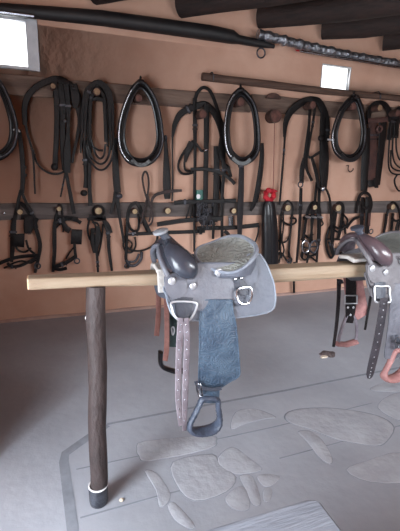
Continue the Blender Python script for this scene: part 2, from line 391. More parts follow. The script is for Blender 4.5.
for i, x in enumerate([.42, 1.20, 2.02, 2.78, 3.6]):
    a = V((x+.02, WY-.02, 2.975)); d = V((.70, -.71, 0)); b = a+d*3.4
    P = [a+d*(3.4*j/8)+V((0, 0, .01*math.sin(j*1.9+i))) for j in range(9)]
    o = tube(P, [.105+.008*math.sin(j*1.3+i*2) for j in range(9)], None, (0, 0, 1), 14).build('ceiling_log', 'viga')
    tag(o, labs[i], 'log', 'ceiling logs')

# ------------------------------------------------------------------ saddle rack
BY = 1.65
t = thing('saddle_rack', 'pale wooden beam on a dark round post, carrying both saddles', 'rack', (.14, 1.645, 0))
rings = []
for px, yt, yb, dp in [(28.5, 274.5, 291, .031), (33, 274, 291, .033), (96, 271.5, 288, .037), (150, 269, 287, .042), (210, 266, 286, .046), (270, 263.5, 284.5, .05), (340, 260.5, 279.5, .05), (400, 257.5, 276.5, .05), (520, 253, 271, .05)]:
    zt = at(px, yt, BY+dp).z; p = at(px, yb, BY-dp); zb = p.z; x = at(px, (yt+yb)/2, BY).x; h = (zt-zb)/2; zc = (zt+zb)/2
    sec = [(-1, -.55), (-.82, -.92), (.82, -.92), (1, -.6), (1, .6), (.85, .97), (-.8, .97), (-.97, .6)]
    rings.append([V((x, BY+a*dp, zc+b*h)) for a, b in sec])
beam = skin(rings).build('beam', 'beam', t, bevel=.004)
r0 = rings[0]; c = sum(r0, V())/8
skin([[c+(p-c)*.95+V((.001, 0, 0)) for p in r0], [c+(p-c)*.93-V((.003, 0, 0)) for p in r0]]).build('sawn_end', 'beamend', beam)
def postgeo(x, r, nm):
    P = []; rr = []
    for j in range(15):
        z = .0+j*1.075/14; k = 1-j/14; P.append(V((x+.003*math.sin(j*.9)-.026*k, 1.64+.003*math.cos(j*1.3)-.026*k, z))); rr.append(r*(1+.02*math.sin(j*2.2)))
    p = tube(P, rr, None, (0, 1, 0), 18).build('post', 'post', t)
    xb, yb = x-.026, 1.615
    tube([(xb, yb, -.0), (xb, yb, .02), (xb, yb, .085), (xb, yb, .095)], [r*1.02, r*1.1, r*1.12, r*1.06], None, (0, 1, 0), 18).build('boot', 'boot', p)
    ring((0, 0, 0), r*1.04, .004, 'y').xf(lambda v: V((v.x+xb, yb+v.z, v.y+.098))).build('pale_ring', 'white', p)
    return p
p = postgeo(.146, .0405, 'a')
ball(at(86.5, 318, 1.64), .006, .006, .01).build('paint_fleck', 'white', p)
postgeo(3.0, .0405, 'b')

# ------------------------------------------------------------------ saddles
def ynear(z):
    K = [(.0, 1.475), (.5, 1.478), (.8, 1.487), (.92, 1.50), (1.05, 1.54), (1.13, 1.565), (1.2, 1.585), (1.35, 1.61)]
    if z <= 0: return K[0][1]
    for (a, ya), (b, yb) in zip(K, K[1:]):
        if z <= b: return ya+(yb-ya)*(z-a)/(b-a)
    return K[-1][1]
def sd(px, py, off=0.0):
    Y = 1.5
    for _ in range(8): Y = .5*Y+.5*(ynear(at(px, py, Y).z)-off)
    return at(px, py, Y)
def sheet(rows, off, th=.007, bulge=0, nr=26, nc=12):
    R = sorted(rows); g = []
    ys = [R[0][0]+(R[-1][0]-R[0][0])*i/nr for i in range(nr+1)]
    dense = cr(R, 8)
    def lr(y):
        for a, b in zip(dense, dense[1:]):
            if a[0] <= y <= b[0]+1e-9:
                k = (y-a[0])/((b[0]-a[0]) or 1); return a[1]+(b[1]-a[1])*k, a[2]+(b[2]-a[2])*k
        return dense[-1][1], dense[-1][2]
    for y in ys:
        l, r = lr(y); g.append([sd(l+(r-l)*j/nc, y, off+bulge*(1-(2*j/nc-1)**2)) for j in range(nc+1)])
    mb = MB(); vs = [p for row in g for p in row]; n = len(vs); vs2 = [p+V((0, th, 0)) for p in vs]; fs = []
    w = nc+1
    for i in range(nr):
        for j in range(nc):
            a = i*w+j; fs.append((a, a+1, a+w+1, a+w)); fs.append((n+a, n+a+w, n+a+w+1, n+a+1))
    bd = [j for j in range(w)]+[i*w+nc for i in range(1, nr+1)]+[nr*w+j for j in range(nc-1, -1, -1)]+[i*w for i in range(nr-1, 0, -1)]
    for a, b in zip(bd, bd[1:]+bd[:1]): fs.append((b, a, n+a, n+b))
    mb.add(vs+vs2, fs); mb.border = [vs[i].copy() for i in bd]
    return mb
def edging(mb, r=.0035):
    P = mb.border; Q = [P[0]]
    for p in P[1:]:
        if (p-Q[-1]).length > .004: Q.append(p)
    return tube(Q, r, None, (0, 1, 0), 6, True)
def dring(pts, off, r):
    return tube([sd(x, y, off) for x, y in cr(pts, 4, True)], r, None, (0, 1, 0), 8, True)

def saddle(label, mt, T, far):
    """T places the saddle; mt = materials; far builds what hangs on the far side"""
    loc = T @ V((.75, BY, 1.13))
    root = thing('western_saddle', label, 'saddle', loc, 'western saddles on the rack')
    TS = T if mt['lat'] == 'latigo' else Matrix.Translation((.05, 0, .085)) @ T
    def part(mb, name, m, parent=None, TT=None, **k):
        return mb.xf(lambda v: (TT or T) @ v).build(name, m, parent or root, **k)
    # fleece lining bent over the beam
    rings = []
    for i in range(13):
        x = mt['fl']+(.80-mt['fl'])*i/12

        path = [(1.565, 1.06), (1.57, 1.08), (1.576, 1.11), (1.59, 1.142), (1.65, 1.152), (1.71, 1.142), (1.724, 1.11), (1.73, 1.08), (1.735, 1.06)]
        path = [q for q in path if q[1] > mt['fz']]
        outer = [V((x, y, z)) for y, z in path]
        inner = [V((x, BY+(y-BY)*.86, z-.02)) for y, z in reversed(path)]
        rings.append(outer+inner)
    lining = MB(); skin(rings, mb=lining); part(lining, 'fleece_lining', 'fleece', bevel=.006)
    # skirts
    sk = [(254, 249, 260), (264, 240, 266.5), (275, 225, 271), (284, 168, 274), (296, 166.5, 275.5), (304, 168, 275), (310, 170, 272), (314, 172, 262), (318, 176, 235), (320.5, 182, 200)]
    a = sheet(sk, 0, .009); e = edging(a, .004); b = a.copy().mirror(BY)
    s = part(a, 'skirt', mt['skirt']); part(e, 'edge_binding', mt['edge'], s)
    part(b, 'skirt', mt['skirt'], TT=T if mt['lat'] == 'latigo' else Matrix.Translation((.09, 0, .02)) @ T)
    # seat jockey panels
    jk = [(263, 200, 240), (268, 178, 248), (275, 166, 249), (283, 165, 247), (290, 166, 243), (297, 168, 240), (301, 170, 234), (306, 177, 218), (310.5, 187, 203)]
    a = sheet(jk, .010, .008, .006); e = edging(a, .0035); b = a.copy().mirror(BY)
    s = part(a, 'jockey', mt['body']); part(e, 'edge_binding', mt['edge'] if mt['edge'] != 'edge' else 'sadskirt', s); part(b, 'jockey', mt['body'])
    # rear jockey curve under the cantle
    a = sheet([(262, 243, 255), (270, 240, 258), (278, 236, 257), (284, 236, 254), (287, 238, 250)], .011, .006, .004, 14, 8); part(a, 'rear_jockey', mt['skirt'])
    # seat
    xf, xr = at(200, 262, 1.62).x, at(252, 252, BY).x
    cx, ax, ay = (xf+xr)/2, (xr-xf)/2, .135
    def rimz(x):
        q = max(-1, min(1, (x-cx)/ax)); u = max(0, min(1, (q+.35)/1.35)); return 1.166+.058*u*u*(3-2*u)
    rings = []
    for i in range(1, 11):
        r = i/10; q = []
        for j in range(40):
            an = 2*math.pi*j/40; x = cx+ax*r*math.cos(an); y = BY+ay*r*math.sin(an)
            xe = cx+ax*math.cos(an); ze = rimz(xe)+mt['roll']*ay*math.sin(an); zc = 1.172
            q.append(V((x, y, zc+(ze-zc)*r**2.2)))
        rings.append(q)
    lower = [V((cx+(p.x-cx)*1.0, BY+(p.y-BY)*1.0, p.z-.012)) for p in rings[-1]]
    part(skin(rings+[lower]), 'seat', mt['seat'])
    q1 = [V((cx+ax*1.03*math.cos(2*math.pi*j/40), BY+ay*1.04*math.sin(2*math.pi*j/40), rimz(cx+ax*math.cos(2*math.pi*j/40))+mt['roll']*ay*math.sin(2*math.pi*j/40)-.006)) for j in range(40)]
    q0 = [V((cx+(p.x-cx)*.97, BY+(p.y-BY)*.96, 1.105)) for p in q1]; qm = [V((cx+(p.x-cx)*1.03, BY+(p.y-BY)*1.02, (p.z+1.105)/2)) for p in q1]
    ca = part(skin([q0, qm, q1], False, False), 'cantle', mt['cantle'])
    rim = [p+V((0, 0, .004)) for p in q1]
    part(tube(rim, [.007+.005*max(0, math.cos(2*math.pi*j/40)) for j in range(40)], None, (0, 0, 1), 8, True), 'cantle_binding', mt['edge'], ca)
    # fork with swells: an arch from the near bar over the top to the far bar
    half = [(at(168.5, 243, BY), .031, .026), (at(171, 247, 1.61), .038, .03), (at(175, 253, 1.57), .048, .036), (at(181, 261, 1.54), .055, .04), (at(187, 268, 1.525), .05, .038), (at(191, 274, 1.52), .036, .028), (at(193, 278, 1.52), .014, .012)]
    full = half[::-1]+[(V((p.x, 2*BY-p.y, p.z)), a, b) for p, a, b in half[1:]]
    dn = cr([(p.x, p.y, p.z, a, b) for p, a, b in full], 4)
    mb = MB(); rings = []
    for i, d in enumerate(dn):
        p = V(d[:3]); q0 = V(dn[max(i-1, 0)][:3]); q1 = V(dn[min(i+1, len(dn)-1)][:3]); Tn = (q1-q0).normalized()
        A = V((1, 0, 0)); A = (A-Tn*A.dot(Tn)).normalized(); B = Tn.cross(A)
        fs = 1 if mt['lat'] == 'latigo' else .84
        rings.append([p+A*(fs*d[3]*math.cos(2*math.pi*k/16))+B*(d[4]*math.sin(2*math.pi*k/16)) for k in range(16)])
    skin(rings, mb=mb); fk = part(mb, 'fork', mt['fork'])
    hl = [at(168, 276, 1.53), at(164, 267, 1.55), at(160, 257, 1.585), at(159, 249, 1.62), at(160.5, 246, BY)]
    full = hl+[V((p.x, 2*BY-p.y, p.z)) for p in hl[-2::-1]]
    P = [V(p) for p in cr([tuple(p) for p in full], 4)]
    part(tube(P, .010, .012, (1, 0, 0), 10), 'gullet_rim', mt['body'], fk)
    # web between rim and fork
    rg = []
    for p in P[2:-2]:
        u = 0
        qz = p + V((.05, 0, .004)); rg.append([p+V((0, 0, .012)), qz+V((0, 0, .012)), qz-V((0, 0, .004)), p-V((0, 0, .004))])
    part(skin(rg), 'fork_front', mt['fork'], fk)
    # horn
    pb = at(170, 242, BY); pt = at(162.5, 233, BY)
    P = [pb+V((.004, 0, -.012)), pb, pb.lerp(pt, .5), pt]
    hn = part(tube(P, [.03, .022, .017, .02], None, (0, 1, 0), 14), 'horn', mt['horn'])
    dz = (V((-.32, 0, 1))).normalized(); c = at(160.5, 231.5, BY)
    P = [c-dz*.012, c-dz*.006, c+dz*.004, c+dz*.010]
    part(tube(P, [.020, .033, .034, .022], None, (0, 1, 0), 18), 'horn_cap', mt['cap'], hn)
    # conchos
    for x, y, r in [(172, 281, .018), (193, 286, .0165), (219, 272.5, .019), (235.5, 279, .009), (241.5, 278, .009)]:
        c = sd(x, y, .022 if y != 272.5 else .028); mb = ball(c, r, .008, r); part(mb, 'concho', 'brightmetal' if r > .01 else 'chrome')
    # bits of leather under the conchos
    a = sheet([(273, 168, 178), (277, 165.5, 184), (284, 165, 187), (291, 166, 187), (296, 169, 183), (299, 173, 179)], .018, .005, .002, 12, 8); part(a, 'rigging_plate', mt['body'])
    # front rigging ring and strap
    lat2 = mt['lat'] == 'latigo2'
    tie = sheet([(298, 175, 193), (303, 175.5, 192), (312, 176, 191.5), (319, 177.5, 190)], .018, .008, .004, 8, 6); part(tie, 'rigging_leather', mt['dark'])
    part(dring([(173, 303), (182, 303), (196, 303.5), (196.5, 312), (196, 322), (184, 322), (173, 321.5), (172.5, 312)] if lat2 else [(172.5, 302), (195, 302.5), (196, 309), (192, 317), (187, 321), (180, 320.5), (174.5, 316), (172, 309)], .028, .005), 'rigging_ring', 'brightmetal')
    # rear rigging
    a = sheet([(279, 234.5, 243), (284, 235, 247), (290, 236, 249), (295, 238, 249)], .02, .005, .003, 8, 6); part(a, 'rear_rigging_leather', mt['dark'])
    part(dring([(237, 290), (244, 287.5), (250.5, 288), (251.5, 296), (249, 302.5), (242, 304), (237, 299)], .03, .006), 'rear_rigging_ring', 'chrome')
    # latigo
    lat = mt['lat']
    if lat == 'latigo':
        runs = [[(181.5, 318, 7), (179.5, 340, 6.5), (178.5, 370, 6.4), (178.3, 400, 6), (181, 426, 4.5)], [(185.5, 318, 7), (187, 340, 6.2), (186, 370, 6.2), (185, 400, 6), (184.3, 431, 4)]]
    else:
        runs = [[(184, 317, 13), (184, 340, 14), (182.5, 370, 14), (179.5, 395, 14), (178, 408, 12), (177, 413, 5)]]
    for rn in runs:
        mb = strap(rn, 6, .0, .006, 1.47, 5); lo = part(mb, 'latigo_strap', lat)
        pts = cr(rn, 6)
        for i in range(2, len(pts)-2, 2):
            part(ball(at(pts[i][0], pts[i][1], 1.464), .003, .0025, .003, None, 8, 5), 'eyelet', mt['hole'], lo)
    # fender, hanger strap, stirrup
    fr = [(300, 203, 232), (311, 201, 233), (325, 199.5, 236), (345, 199.5, 238), (365, 199, 239.5), (373, 198.8, 240), (377.5, 198.6, 238), (382, 198.5, 229.5), (387, 198.8, 222), (389.5, 200, 216)]
    a = sheet(fr, .012, .006, .006, 34, 14); e = edging(a, .003); f2 = part(a, 'fender', mt['fender']); part(e, 'edge_binding', mt['fedge'], f2)
    a = sheet([(385, 199.5, 220), (392, 201, 219.5), (399, 202, 219), (403, 203, 216)], .006, .012, .006, 8, 6); part(a, 'stirrup_hanger', mt['fender'], TT=TS)
    P = cr([(203, 399), (199.5, 405), (194.5, 415), (190.3, 423.5), (190, 429), (195, 431.6), (204, 431.3), (213, 428.8), (218.8, 423.5), (219.5, 416), (218, 407), (217, 399.5)], 4, True)
    SY = 1.468; pts = [at(x, y, SY) for x, y in P]
    zb = min(p.z for p in pts); rb = [.016+.02*max(0, 1-(p.z-zb)/.06) for p in pts]
    st = part(tube(pts, [.0122+.004*max(0, 1-(p.z-zb)/.05) for p in pts], rb, (0, 1, 0), 10, True), 'stirrup', mt['stir'], TT=TS)
    mb = MB()
    for i, p in enumerate(pts):
        if i % 2 == 0 and i < 40:
            q = pts[(i+1) % len(pts)]; mb.join(tube([p, p.lerp(q, .55)], .0142, rb[i]*1.07, (0, 1, 0), 10))
    part(mb, 'lacing', mt['stir'], st, TT=TS)
    mb = MB(); tube([at(x, y, 1.45) for x, y in [(196, 383.5), (200, 383.5), (201, 389), (202.5, 396), (199, 396), (197, 390)]], .0045, None, (0, 1, 0), 8, True, mb); part(mb, 'hobble_buckle', 'metal', TT=TS)
    part(strap([(196, 381), (198, 386), (205, 388.5), (214, 389.5), (221.5, 388)], 4, .0, .008, 1.455), 'hobble_strap', mt['dark'], TT=TS)
    far(root)
    return root
def far1(root):
    Y = 1.84
    strap([(158.5, 287), (158.5, 300), (158, 320), (156.5, 336)], 5.2, 0, .006, Y).build('far_tie_strap', 'redstrap', root)
    strap([(165.5, 285), (166.5, 305), (167, 330), (166.5, 350), (165, 361)], 5.2, 0, .008, Y-.02).build('far_stirrup_strap', 'redstrap', root)
    tube([at(x, y, Y) for x, y in cr([(160.5, 352), (160.5, 362), (163, 367), (170, 370), (177, 371.5), (186, 370)], 4)], .012, .025, (0, 1, 0), 10).build('far_stirrup_tread', 'shiny', root)
    a = strap([(172.5, 308), (173, 325), (172.5, 347)], 7.5, 0, .008, Y+.02).build('far_cinch', 'darkgreen', root)
    tube([at(x, y, Y) for x, y in cr([(171.5, 328), (173.5, 327), (174.5, 331), (173, 335), (172, 333)], 3, True)], .004, None, (0, 1, 0), 6, True).build('cinch_mark', 'brightmetal', a)  # pale mark on the green webbing, built as a small metal loop
def far2(root):
    Y = 1.86
    mb = MB(); P = [(343, 276), (362, 276), (368.5, 312), (366, 315), (358, 320), (346, 310)]
    skin([[at(x, y, Y) for x, y in P], [at(x, y, Y-.008) for x, y in P]], mb=mb); mb.build('far_fender', 'pinkwood', root, bevel=.003)
    b = strap([(350.5, 276, 10), (351, 290, 10.5), (350.5, 308, 10.5), (349.5, 323, 7)], 10, .012, .008, Y).build('far_stirrup_strap', 'leather', root)
    tube([at(x, y, Y-.03) for x, y in [(345, 295.5), (357, 295.5), (357, 303.5), (345, 303.5)]], .005, None, (0, 1, 0), 8, True).build('strap_buckle', 'brightmetal', b)
    mb = MB()
    for x, y in [(348, 307.5), (353.5, 307.5), (350.5, 315)]: ball(at(x, y, Y-.024), .008, .005, .008, mb, 10, 6)
    mb.build('strap_studs', 'brightmetal', b)
    s = tube([at(x, y, Y-.01) for x, y in cr([(347, 315), (343, 325), (338.5, 342), (345, 344.5), (355, 341.5), (356.5, 325), (353, 315)], 3)], .008, .012, (0, 1, 0), 8).build('far_stirrup', 'latigo', root)
    tube([at(x, y, Y-.014) for x, y in [(337, 343.8), (346, 344.5), (356, 341.5)]], .015, .028, (0, 1, 0), 10).build('far_stirrup_tread', 'pinkwood', s)
    strap([(339, 279, 4.5), (338.5, 300, 4), (336.5, 325, 3.6), (333.5, 347, 3)], 4, 0, .008, Y-.05).build('far_tie_strap', 'leather2', root)
    strap([(371, 296, 3), (368, 312, 2.6), (365, 330, 2.4)], 3, 0, .006, Y-.01).build('far_saddle_string', 'leather', root)
    mb = strap([(340, 280), (341.5, 284)], 5, -.0, .014, Y-.055); mb.build('strap_keeper', 'iron', root)
saddle('worn black western saddle with tooled seat, nearest on the beam, whole in view',
       dict(skirt='sadskirt', edge='edge', body='sad', seat='seat', cantle='sadskirt', fork='fork', horn='saddark', cap='horncap', dark='saddark', lat='latigo', hole='metal', fender='fender', fedge='fender', stir='stirrup', fl=.395, roll=.27, fz=0),
       Matrix.Identity(4), far1)
h1 = at(170, 242, BY); h2 = at(362, 236.5, BY)
T2 = Matrix.Translation(h2) @ Matrix.Rotation(math.radians(5), 4, 'Z') @ Matrix.Translation(-h1)
saddle('grey-brown western saddle with oxblood fork, partly cut off by the right edge',
       dict(skirt='sad2', edge='sad2', body='sad2', seat='seat2', cantle='sad2', fork='fork2', horn='saddark', cap='saddark', dark='saddark', lat='latigo2', hole='brightmetal', fender='fender2', fedge='fender2', stir='pinkwood', fl=.375, roll=.2, fz=1.115),
       T2, far2)

# ------------------------------------------------------------------ horse collars
def collar(label, pts, padw, traces, hook=None, hi=None, mid=None):
    """pts: closed centre line of the padded ring, from the top clockwise, in view of the wall"""
    o = .14
    top = pts[0]; t = thing('horse_collar', label, 'collar', wl(top[0], top[1], o), 'horse collars on the wall')
    k = pxm(WY-o, top[0], top[1])
    cp = cr(pts, 5, True); P = [wl(x, y, o) for x, y in cp]
    pw = [padw*.5*k*(1.0+.25*max(0, min(1, (y-pts[0][1]-30)/40))) for x, y in cp]
    tube(P, pw, [q*1.25 for q in pw], (0, 1, 0), 12, True).build('collar_pad', 'leather', t)
    cx = sum(p[0] for p in pts)/len(pts); cy = sum(p[1] for p in pts)/len(pts)
    yt = min(p[1] for p in pts); yb = max(p[1] for p in pts)
    inner = [wl(cx+(x-cx)*.84, cy+(y-cy)*.89, o+.03) for x, y in cp]
    tube(inner, .012, None, (0, 1, 0), 8, True).build('collar_piping', 'shiny', t)
    for s in (-1, 1):
        side = [(x, y) for x, y in cp if (x-cx)*s > .8]
        side.sort(key=lambda q: q[1])
        out = [wl(cx+(x-cx)*1.10, cy+(y-cy)*1.03, o+.062) for x, y in side]
        if not out: continue
        h = tube(out, .0155, .012, (0, 1, 0), 10).build('hame', 'shiny', t)
        mid_ = [wl(cx+(x-cx)*1.105, cy+(y-cy)*1.03, o+.076) for x, y in side[len(side)//6:-len(side)//8 or None]]
        tube(mid_, .0048, .004, (0, 1, 0), 8).build('hame_trim', 'metal' if s < 0 else 'iron', h)
    # top cap strap and bottom hame strap
    ball(wl(top[0], top[1]-.5, o+.02), .04, .06, .03).build('collar_cap', 'leather', t)
    ball(wl(top[0], top[1]-4, o), .012, .012, .03).build('cap_tip', 'leather', t)
    strap([(cx-9, yb-4), (cx-3, yb+1), (cx+4, yb+1), (cx+9, yb-3)], 4.5, o+.055, .02).build('hame_strap', 'shiny', t)
    for tr, tw, m in traces:
        strap(tr, tw, .085, .012).build('trace_strap', m, t)
    return t
A = [(-8, 78), (1, 86), (9, 105), (14, 125), (12.5, 143), (4, 154), (-8, 158), (-21, 154), (-29, 143), (-30, 125), (-25, 105), (-17, 86)]
c1 = collar('black horse collar cut off by the left edge below the large window', A, 7, [([(19, 130, 4), (21.5, 150, 5), (23, 172, 5), (22, 193, 4.5)], 5, 'leather'), ([(21, 190, 3), (25, 200, 3), (31, 211, 3)], 3, 'leather'), ([(21, 190, 3.5), (18.5, 200, 3.5), (17.5, 208, 3)], 3, 'leather')])
for y in (167, 175): strap([(21, y), (27, y+.5)], 3, .066, .02).build('keeper', 'leather', c1)
cord([(13, 130), (17, 129), (20, 132)], 1.6, .2).build('trace_clip', 'brightmetal', c1)
B = [(140.5, 83), (148, 89), (155, 103), (159, 121), (160.5, 140), (157, 153), (150, 161), (141, 163.5), (131, 161), (124.5, 153), (121, 140), (122, 121), (127, 103), (133.5, 89)]
c2 = collar('black horse collar with bright hame trim, left of the central harness', B, 6.5, [([(115, 138, 5), (115, 155, 6), (116, 175, 7), (117.5, 193, 7)], 6, 'leather'), ([(116, 192, 5), (114, 202, 3.5), (110.5, 214, 3)], 3, 'leather'), ([(117.5, 194, 5), (118, 206, 3.5), (121, 225, 3), (124, 243, 2.5)], 3, 'leather'),
            ([(165.5, 139, 3), (166, 152, 4.5), (166.5, 170, 7), (167, 188, 8), (167.5, 199, 6)], 6, 'leather')])
ball(wl(119, 196, .1), .035, .02, .03).build('trace_buckle', 'iron', c2)
ball(wl(165.5, 138, .1), .02, .02, .03).build('hame_tug', 'iron', c2)
D = [(240.5, 91), (248, 97), (254, 108), (257, 127), (257, 147), (252, 157.5), (243, 162), (233.5, 157.5), (228, 147), (226.5, 127), (229, 108), (233.5, 97)]
c3 = collar('black horse collar above a broad hanging strap, right of the central harness', D, 6.3, [([(262, 143, 3.5), (261.5, 162, 5), (258, 188, 5.5), (255, 201, 5), (250.5, 211, 2.5)], 5, 'leather'), ([(241.5, 164, 5), (241, 190, 6), (240, 215, 6), (239.5, 236, 4.5)], 6, 'leather2')])
ball(wl(241, 166, .15), .035, .025, .03).build('breast_ring', 'iron', c3)
E4 = [(354, 97.5), (359, 104), (362, 116), (364, 132), (362, 147), (356, 156), (348, 158.5), (340.5, 155), (335.5, 147), (334.5, 134), (338, 120), (344, 107)]
c4 = collar('black horse collar hanging just below the small bright window', E4, 6, [([(367, 128, 6), (366, 150, 8), (364.5, 172, 7.5), (364, 191, 7)], 7, 'leather')])
strap([(327.5, 139.5), (334.5, 140)], 2, .2, .01).build('hame_bar', 'brightmetal', c4)

# ------------------------------------------------------------------ harness, bridles, straps
class Hung:
    """one hung piece of tack: an Empty with strap parts"""
    def __init__(s, name, label, cat, px, py, group=None, base=.03, step=.006):
        s.t = thing(name, label, cat, wl(px, py, base), group); s.o = base; s.step = step; s.n = 0
    def _off(s): s.n += 1; return s.o+((s.n-1) % 9)*s.step
    def s(s, name, path, w, m='leather', t=.009):
        of = s._off(); o = strap(path, w, of, t).build(name, m, s.t); s.k = getattr(s, 'k', 0)+1
        L = sum(math.hypot(b[0]-a[0], b[1]-a[1]) for a, b in zip(path, path[1:]))
        if L > 22 and s.k % 2 == 0:                      # a small buckle and keeper where the strap is joined
            i = max(1, len(path)//3); x, y = path[i][:2]; ww = (path[i][2] if len(path[i]) > 2 else w)
            a, b = path[i-1], path[min(i+1, len(path)-1)]; q = math.hypot(b[0]-a[0], b[1]-a[1]); ux, uy = (b[0]-a[0])/q, (b[1]-a[1])/q
            strap([(x-ux*1.1, y-uy*1.1), (x+ux*1.1, y+uy*1.1)], ww*1.35, of-.002, t+.010).build('buckle', 'iron', o)
            strap([(x+ux*3.4, y+uy*3.4), (x+ux*4.8, y+uy*4.8)], ww*1.3, of-.002, t+.008).build('keeper', 'leather2', o)
        return o
    def c(s, name, path, w, m='leather', closed=False): return cord(path, w, s._off(), WY, 4, closed).build(name, m, s.t)
    def ring(s, name, x, y, r, m='iron', w=.007): return ring(wl(x, y, s._off()+.01), r*pxm(WY, x, y), w).build(name, m, s.t)
    def blob(s, name, x, y, rx, ry, m='leather', d=.02):
        k = pxm(WY, x, y); return ball(wl(x, y, s._off()+d), rx*k*1.15, d, ry*k).build(name, m, s.t)

G = 'bridles on the lower board'
# bridle, far left
h = Hung('bridle', 'black blinkered bridle on the lower board at the far left, noseband reaching the edge', 'bridle', 20, 212, G)
h.s('crownpiece', [(13, 232), (15, 217), (19, 204), (24, 206), (30, 215), (35, 226)], 4)
h.s('cheek_strap', [(14, 218, 5), (13, 232, 6), (12.5, 247, 5), (11.5, 262, 3.5)], 5)
h.s('cheek_strap', [(33, 222, 4.5), (38, 235, 4), (40, 247, 4), (37.5, 262, 3.5), (35, 273, 3)], 4)
h.s('browband', [(21, 217), (29, 217), (38, 221)], 4.5)
h.s('blinker', [(13, 240, 12), (24.5, 240.5, 14)], 12, t=.02); h.s('blinker', [(29, 217, 10), (28.5, 226, 10), (27.5, 234, 7)], 10, t=.02)
h.s('noseband', [(-4, 265), (4, 261.5), (14, 258), (26, 256), (39, 255.5)], 3.6)
h.s('chin_strap', [(7, 263), (12, 266.5), (21, 265.5), (31, 260.5), (38, 256.5)], 3)
h.s('throat_strap', [(26, 240), (29, 249), (35, 254)], 2.4)
h.blob('rosette', 29, 233, 1.4, 1.4, 'metal', .05)
h.c('rein', [(36, 260), (30, 263), (22, 261), (14, 263), (4, 268)], 1.8); h.c('rein', [(15, 244), (18, 250), (25, 252), (31, 248)], 2)
h.s('cheek_strap', [(27, 205, 3), (32, 213, 3.4), (37, 228, 3)], 3); h.ring('bit_ring', 37.5, 266, 2.6)
# big harness left
h = Hung('harness', 'large tangled black harness with a wide hanging loop, below the large window', 'harness', 55, 80, 'harness on the upper board', .06)
h.s('back_band', [(25, 125, 5), (24.5, 108, 6), (28, 96, 7), (36, 87.5, 7), (46, 82, 7), (56, 79, 7), (66, 83, 8), (74, 92, 10), (79, 105, 9), (80.5, 120, 6), (78, 134, 4), (74.5, 150, 3), (72, 163, 3)], 6, t=.014)
h.s('loop_rein', [(25, 120, 3), (28, 136, 2.4), (33, 151, 2.2), (37, 163, 2), (45, 171, 2), (54, 174, 2), (63, 172, 2), (69, 164, 2)], 2)
h.s('hip_strap', [(55, 82, 6), (57, 108, 6), (56.5, 135, 5.5), (55.5, 155, 5.5), (55, 168, 6)], 5, t=.014)
h.s('hip_strap', [(61, 84, 8), (63, 105, 7), (62.5, 128, 6), (64, 148, 8), (66, 170, 8)], 8, t=.014)
h.s('saddle_pad', [(73, 84, 8), (75.5, 98, 10), (75.5, 108, 5)], 9, t=.02)
h.s('hip_strap', [(66, 84, 6), (68, 106, 5), (68, 132, 4), (67, 152, 8), (67, 173, 7)], 6, t=.014)
h.s('trace_end', [(65.5, 170, 3.5), (68.5, 185, 3.5), (71, 198, 4), (74, 214, 4)], 4)
h.s('lead_end', [(65.5, 172, 2), (63, 185, 1.8), (60.5, 197, 1.6)], 2)
h.s('strap_tail', [(32, 147, 2.4), (33.8, 165, 2), (35, 194, 1.8)], 2)
h.blob('tassel', 54.5, 167, 3, 4); h.blob('buckle', 65, 121, 1.3, 1.5, 'brightmetal', .06); h.blob('buckle', 31.7, 149, 1, 2, 'metal', .03)
for x, y in [(68, 84), (72, 86.5), (76.5, 90.5), (73, 87)]: h.blob('stud', x, y, .9, .9, 'metal', .05)
# bridle with square blinker
h = Hung('bridle', 'black bridle with a square blinker and small end ring, left of the post top', 'bridle', 59, 209, G)
h.c('crownpiece', [(55, 226), (57, 212), (59.5, 204), (62, 210), (62.5, 222)], 2.6)
h.s('cheek_strap', [(57, 214, 3.6), (54.5, 228, 4.2), (54.5, 250, 4), (53, 272, 3.2)], 4)
h.s('browband', [(53.5, 224), (60, 221), (68, 218.5), (76, 220), (81, 223)], 3.8)
h.s('face_strap', [(62, 221, 4), (66, 228, 6), (70, 231, 6)], 5)
h.s('blinker', [(71, 236.5, 15), (82, 237, 15)], 14, t=.02)
h.s('cheek_strap', [(74.5, 243, 3), (75, 251, 3), (76, 258, 3)], 3)
h.ring('bit_ring', 77, 261, 2.4); h.s('noseband', [(53.5, 267), (62, 264.5), (69, 261), (75.5, 256.5)], 4)
h.s('chin_strap', [(54, 268.5), (60, 269.5), (67, 268)], 3.4)
h.c('rein', [(56, 228), (60, 224), (64, 225), (63, 232)], 1.8); h.c('rein', [(75, 246), (70, 252), (66, 259)], 1.6); h.s('forelock_strap', [(58, 217, 4), (66, 217.5, 4), (78, 219, 4)], 4)
# coiled reins
h = Hung('coiled_reins', 'thick coil of black driving reins hung between large harness and collar', 'reins', 98, 80, 'harness on the upper board', .07, .009)
k = [(84, 150, 6), (85, 130, 8), (86, 108, 10), (89, 92, 11), (98, 84, 11), (106.5, 92, 11), (109.5, 108, 10), (110, 130, 8), (111, 150, 6)]
for d, tt in ((-3.2, .02), (0, .03), (3.2, .024)):
    h.s('outer_coil', [(97.8+(x-97.8)*(1+d/13), y-d*.75 if y < 120 else y+d, w_*.36) for x, y, w_ in k], 3.4, 'leather', tt)
h.s('inner_coil', [(90, 140, 3.6), (90, 115, 3.6), (91.5, 98, 3.6), (97.5, 89, 3.4), (103.5, 97, 3.6), (105, 118, 3.6), (106, 142, 3.6)], 3.6, t=.02)
h.s('cross_wrap', [(93, 99.5), (98, 98.5), (103.5, 100.5)], 4, t=.03)
for a in ([(86, 146), (89, 158), (95, 167), (101, 170), (107, 167), (112, 158), (113.5, 146)], [(88, 146), (91, 156), (96, 162), (101, 164), (106, 161), (109, 154), (110, 146)], [(91.5, 140), (95, 153), (100, 158.5), (104, 155), (105.5, 144)], [(94, 147), (98, 150), (103, 150.5)]):
    h.c('rein_loop', a, 2.2, 'shiny')
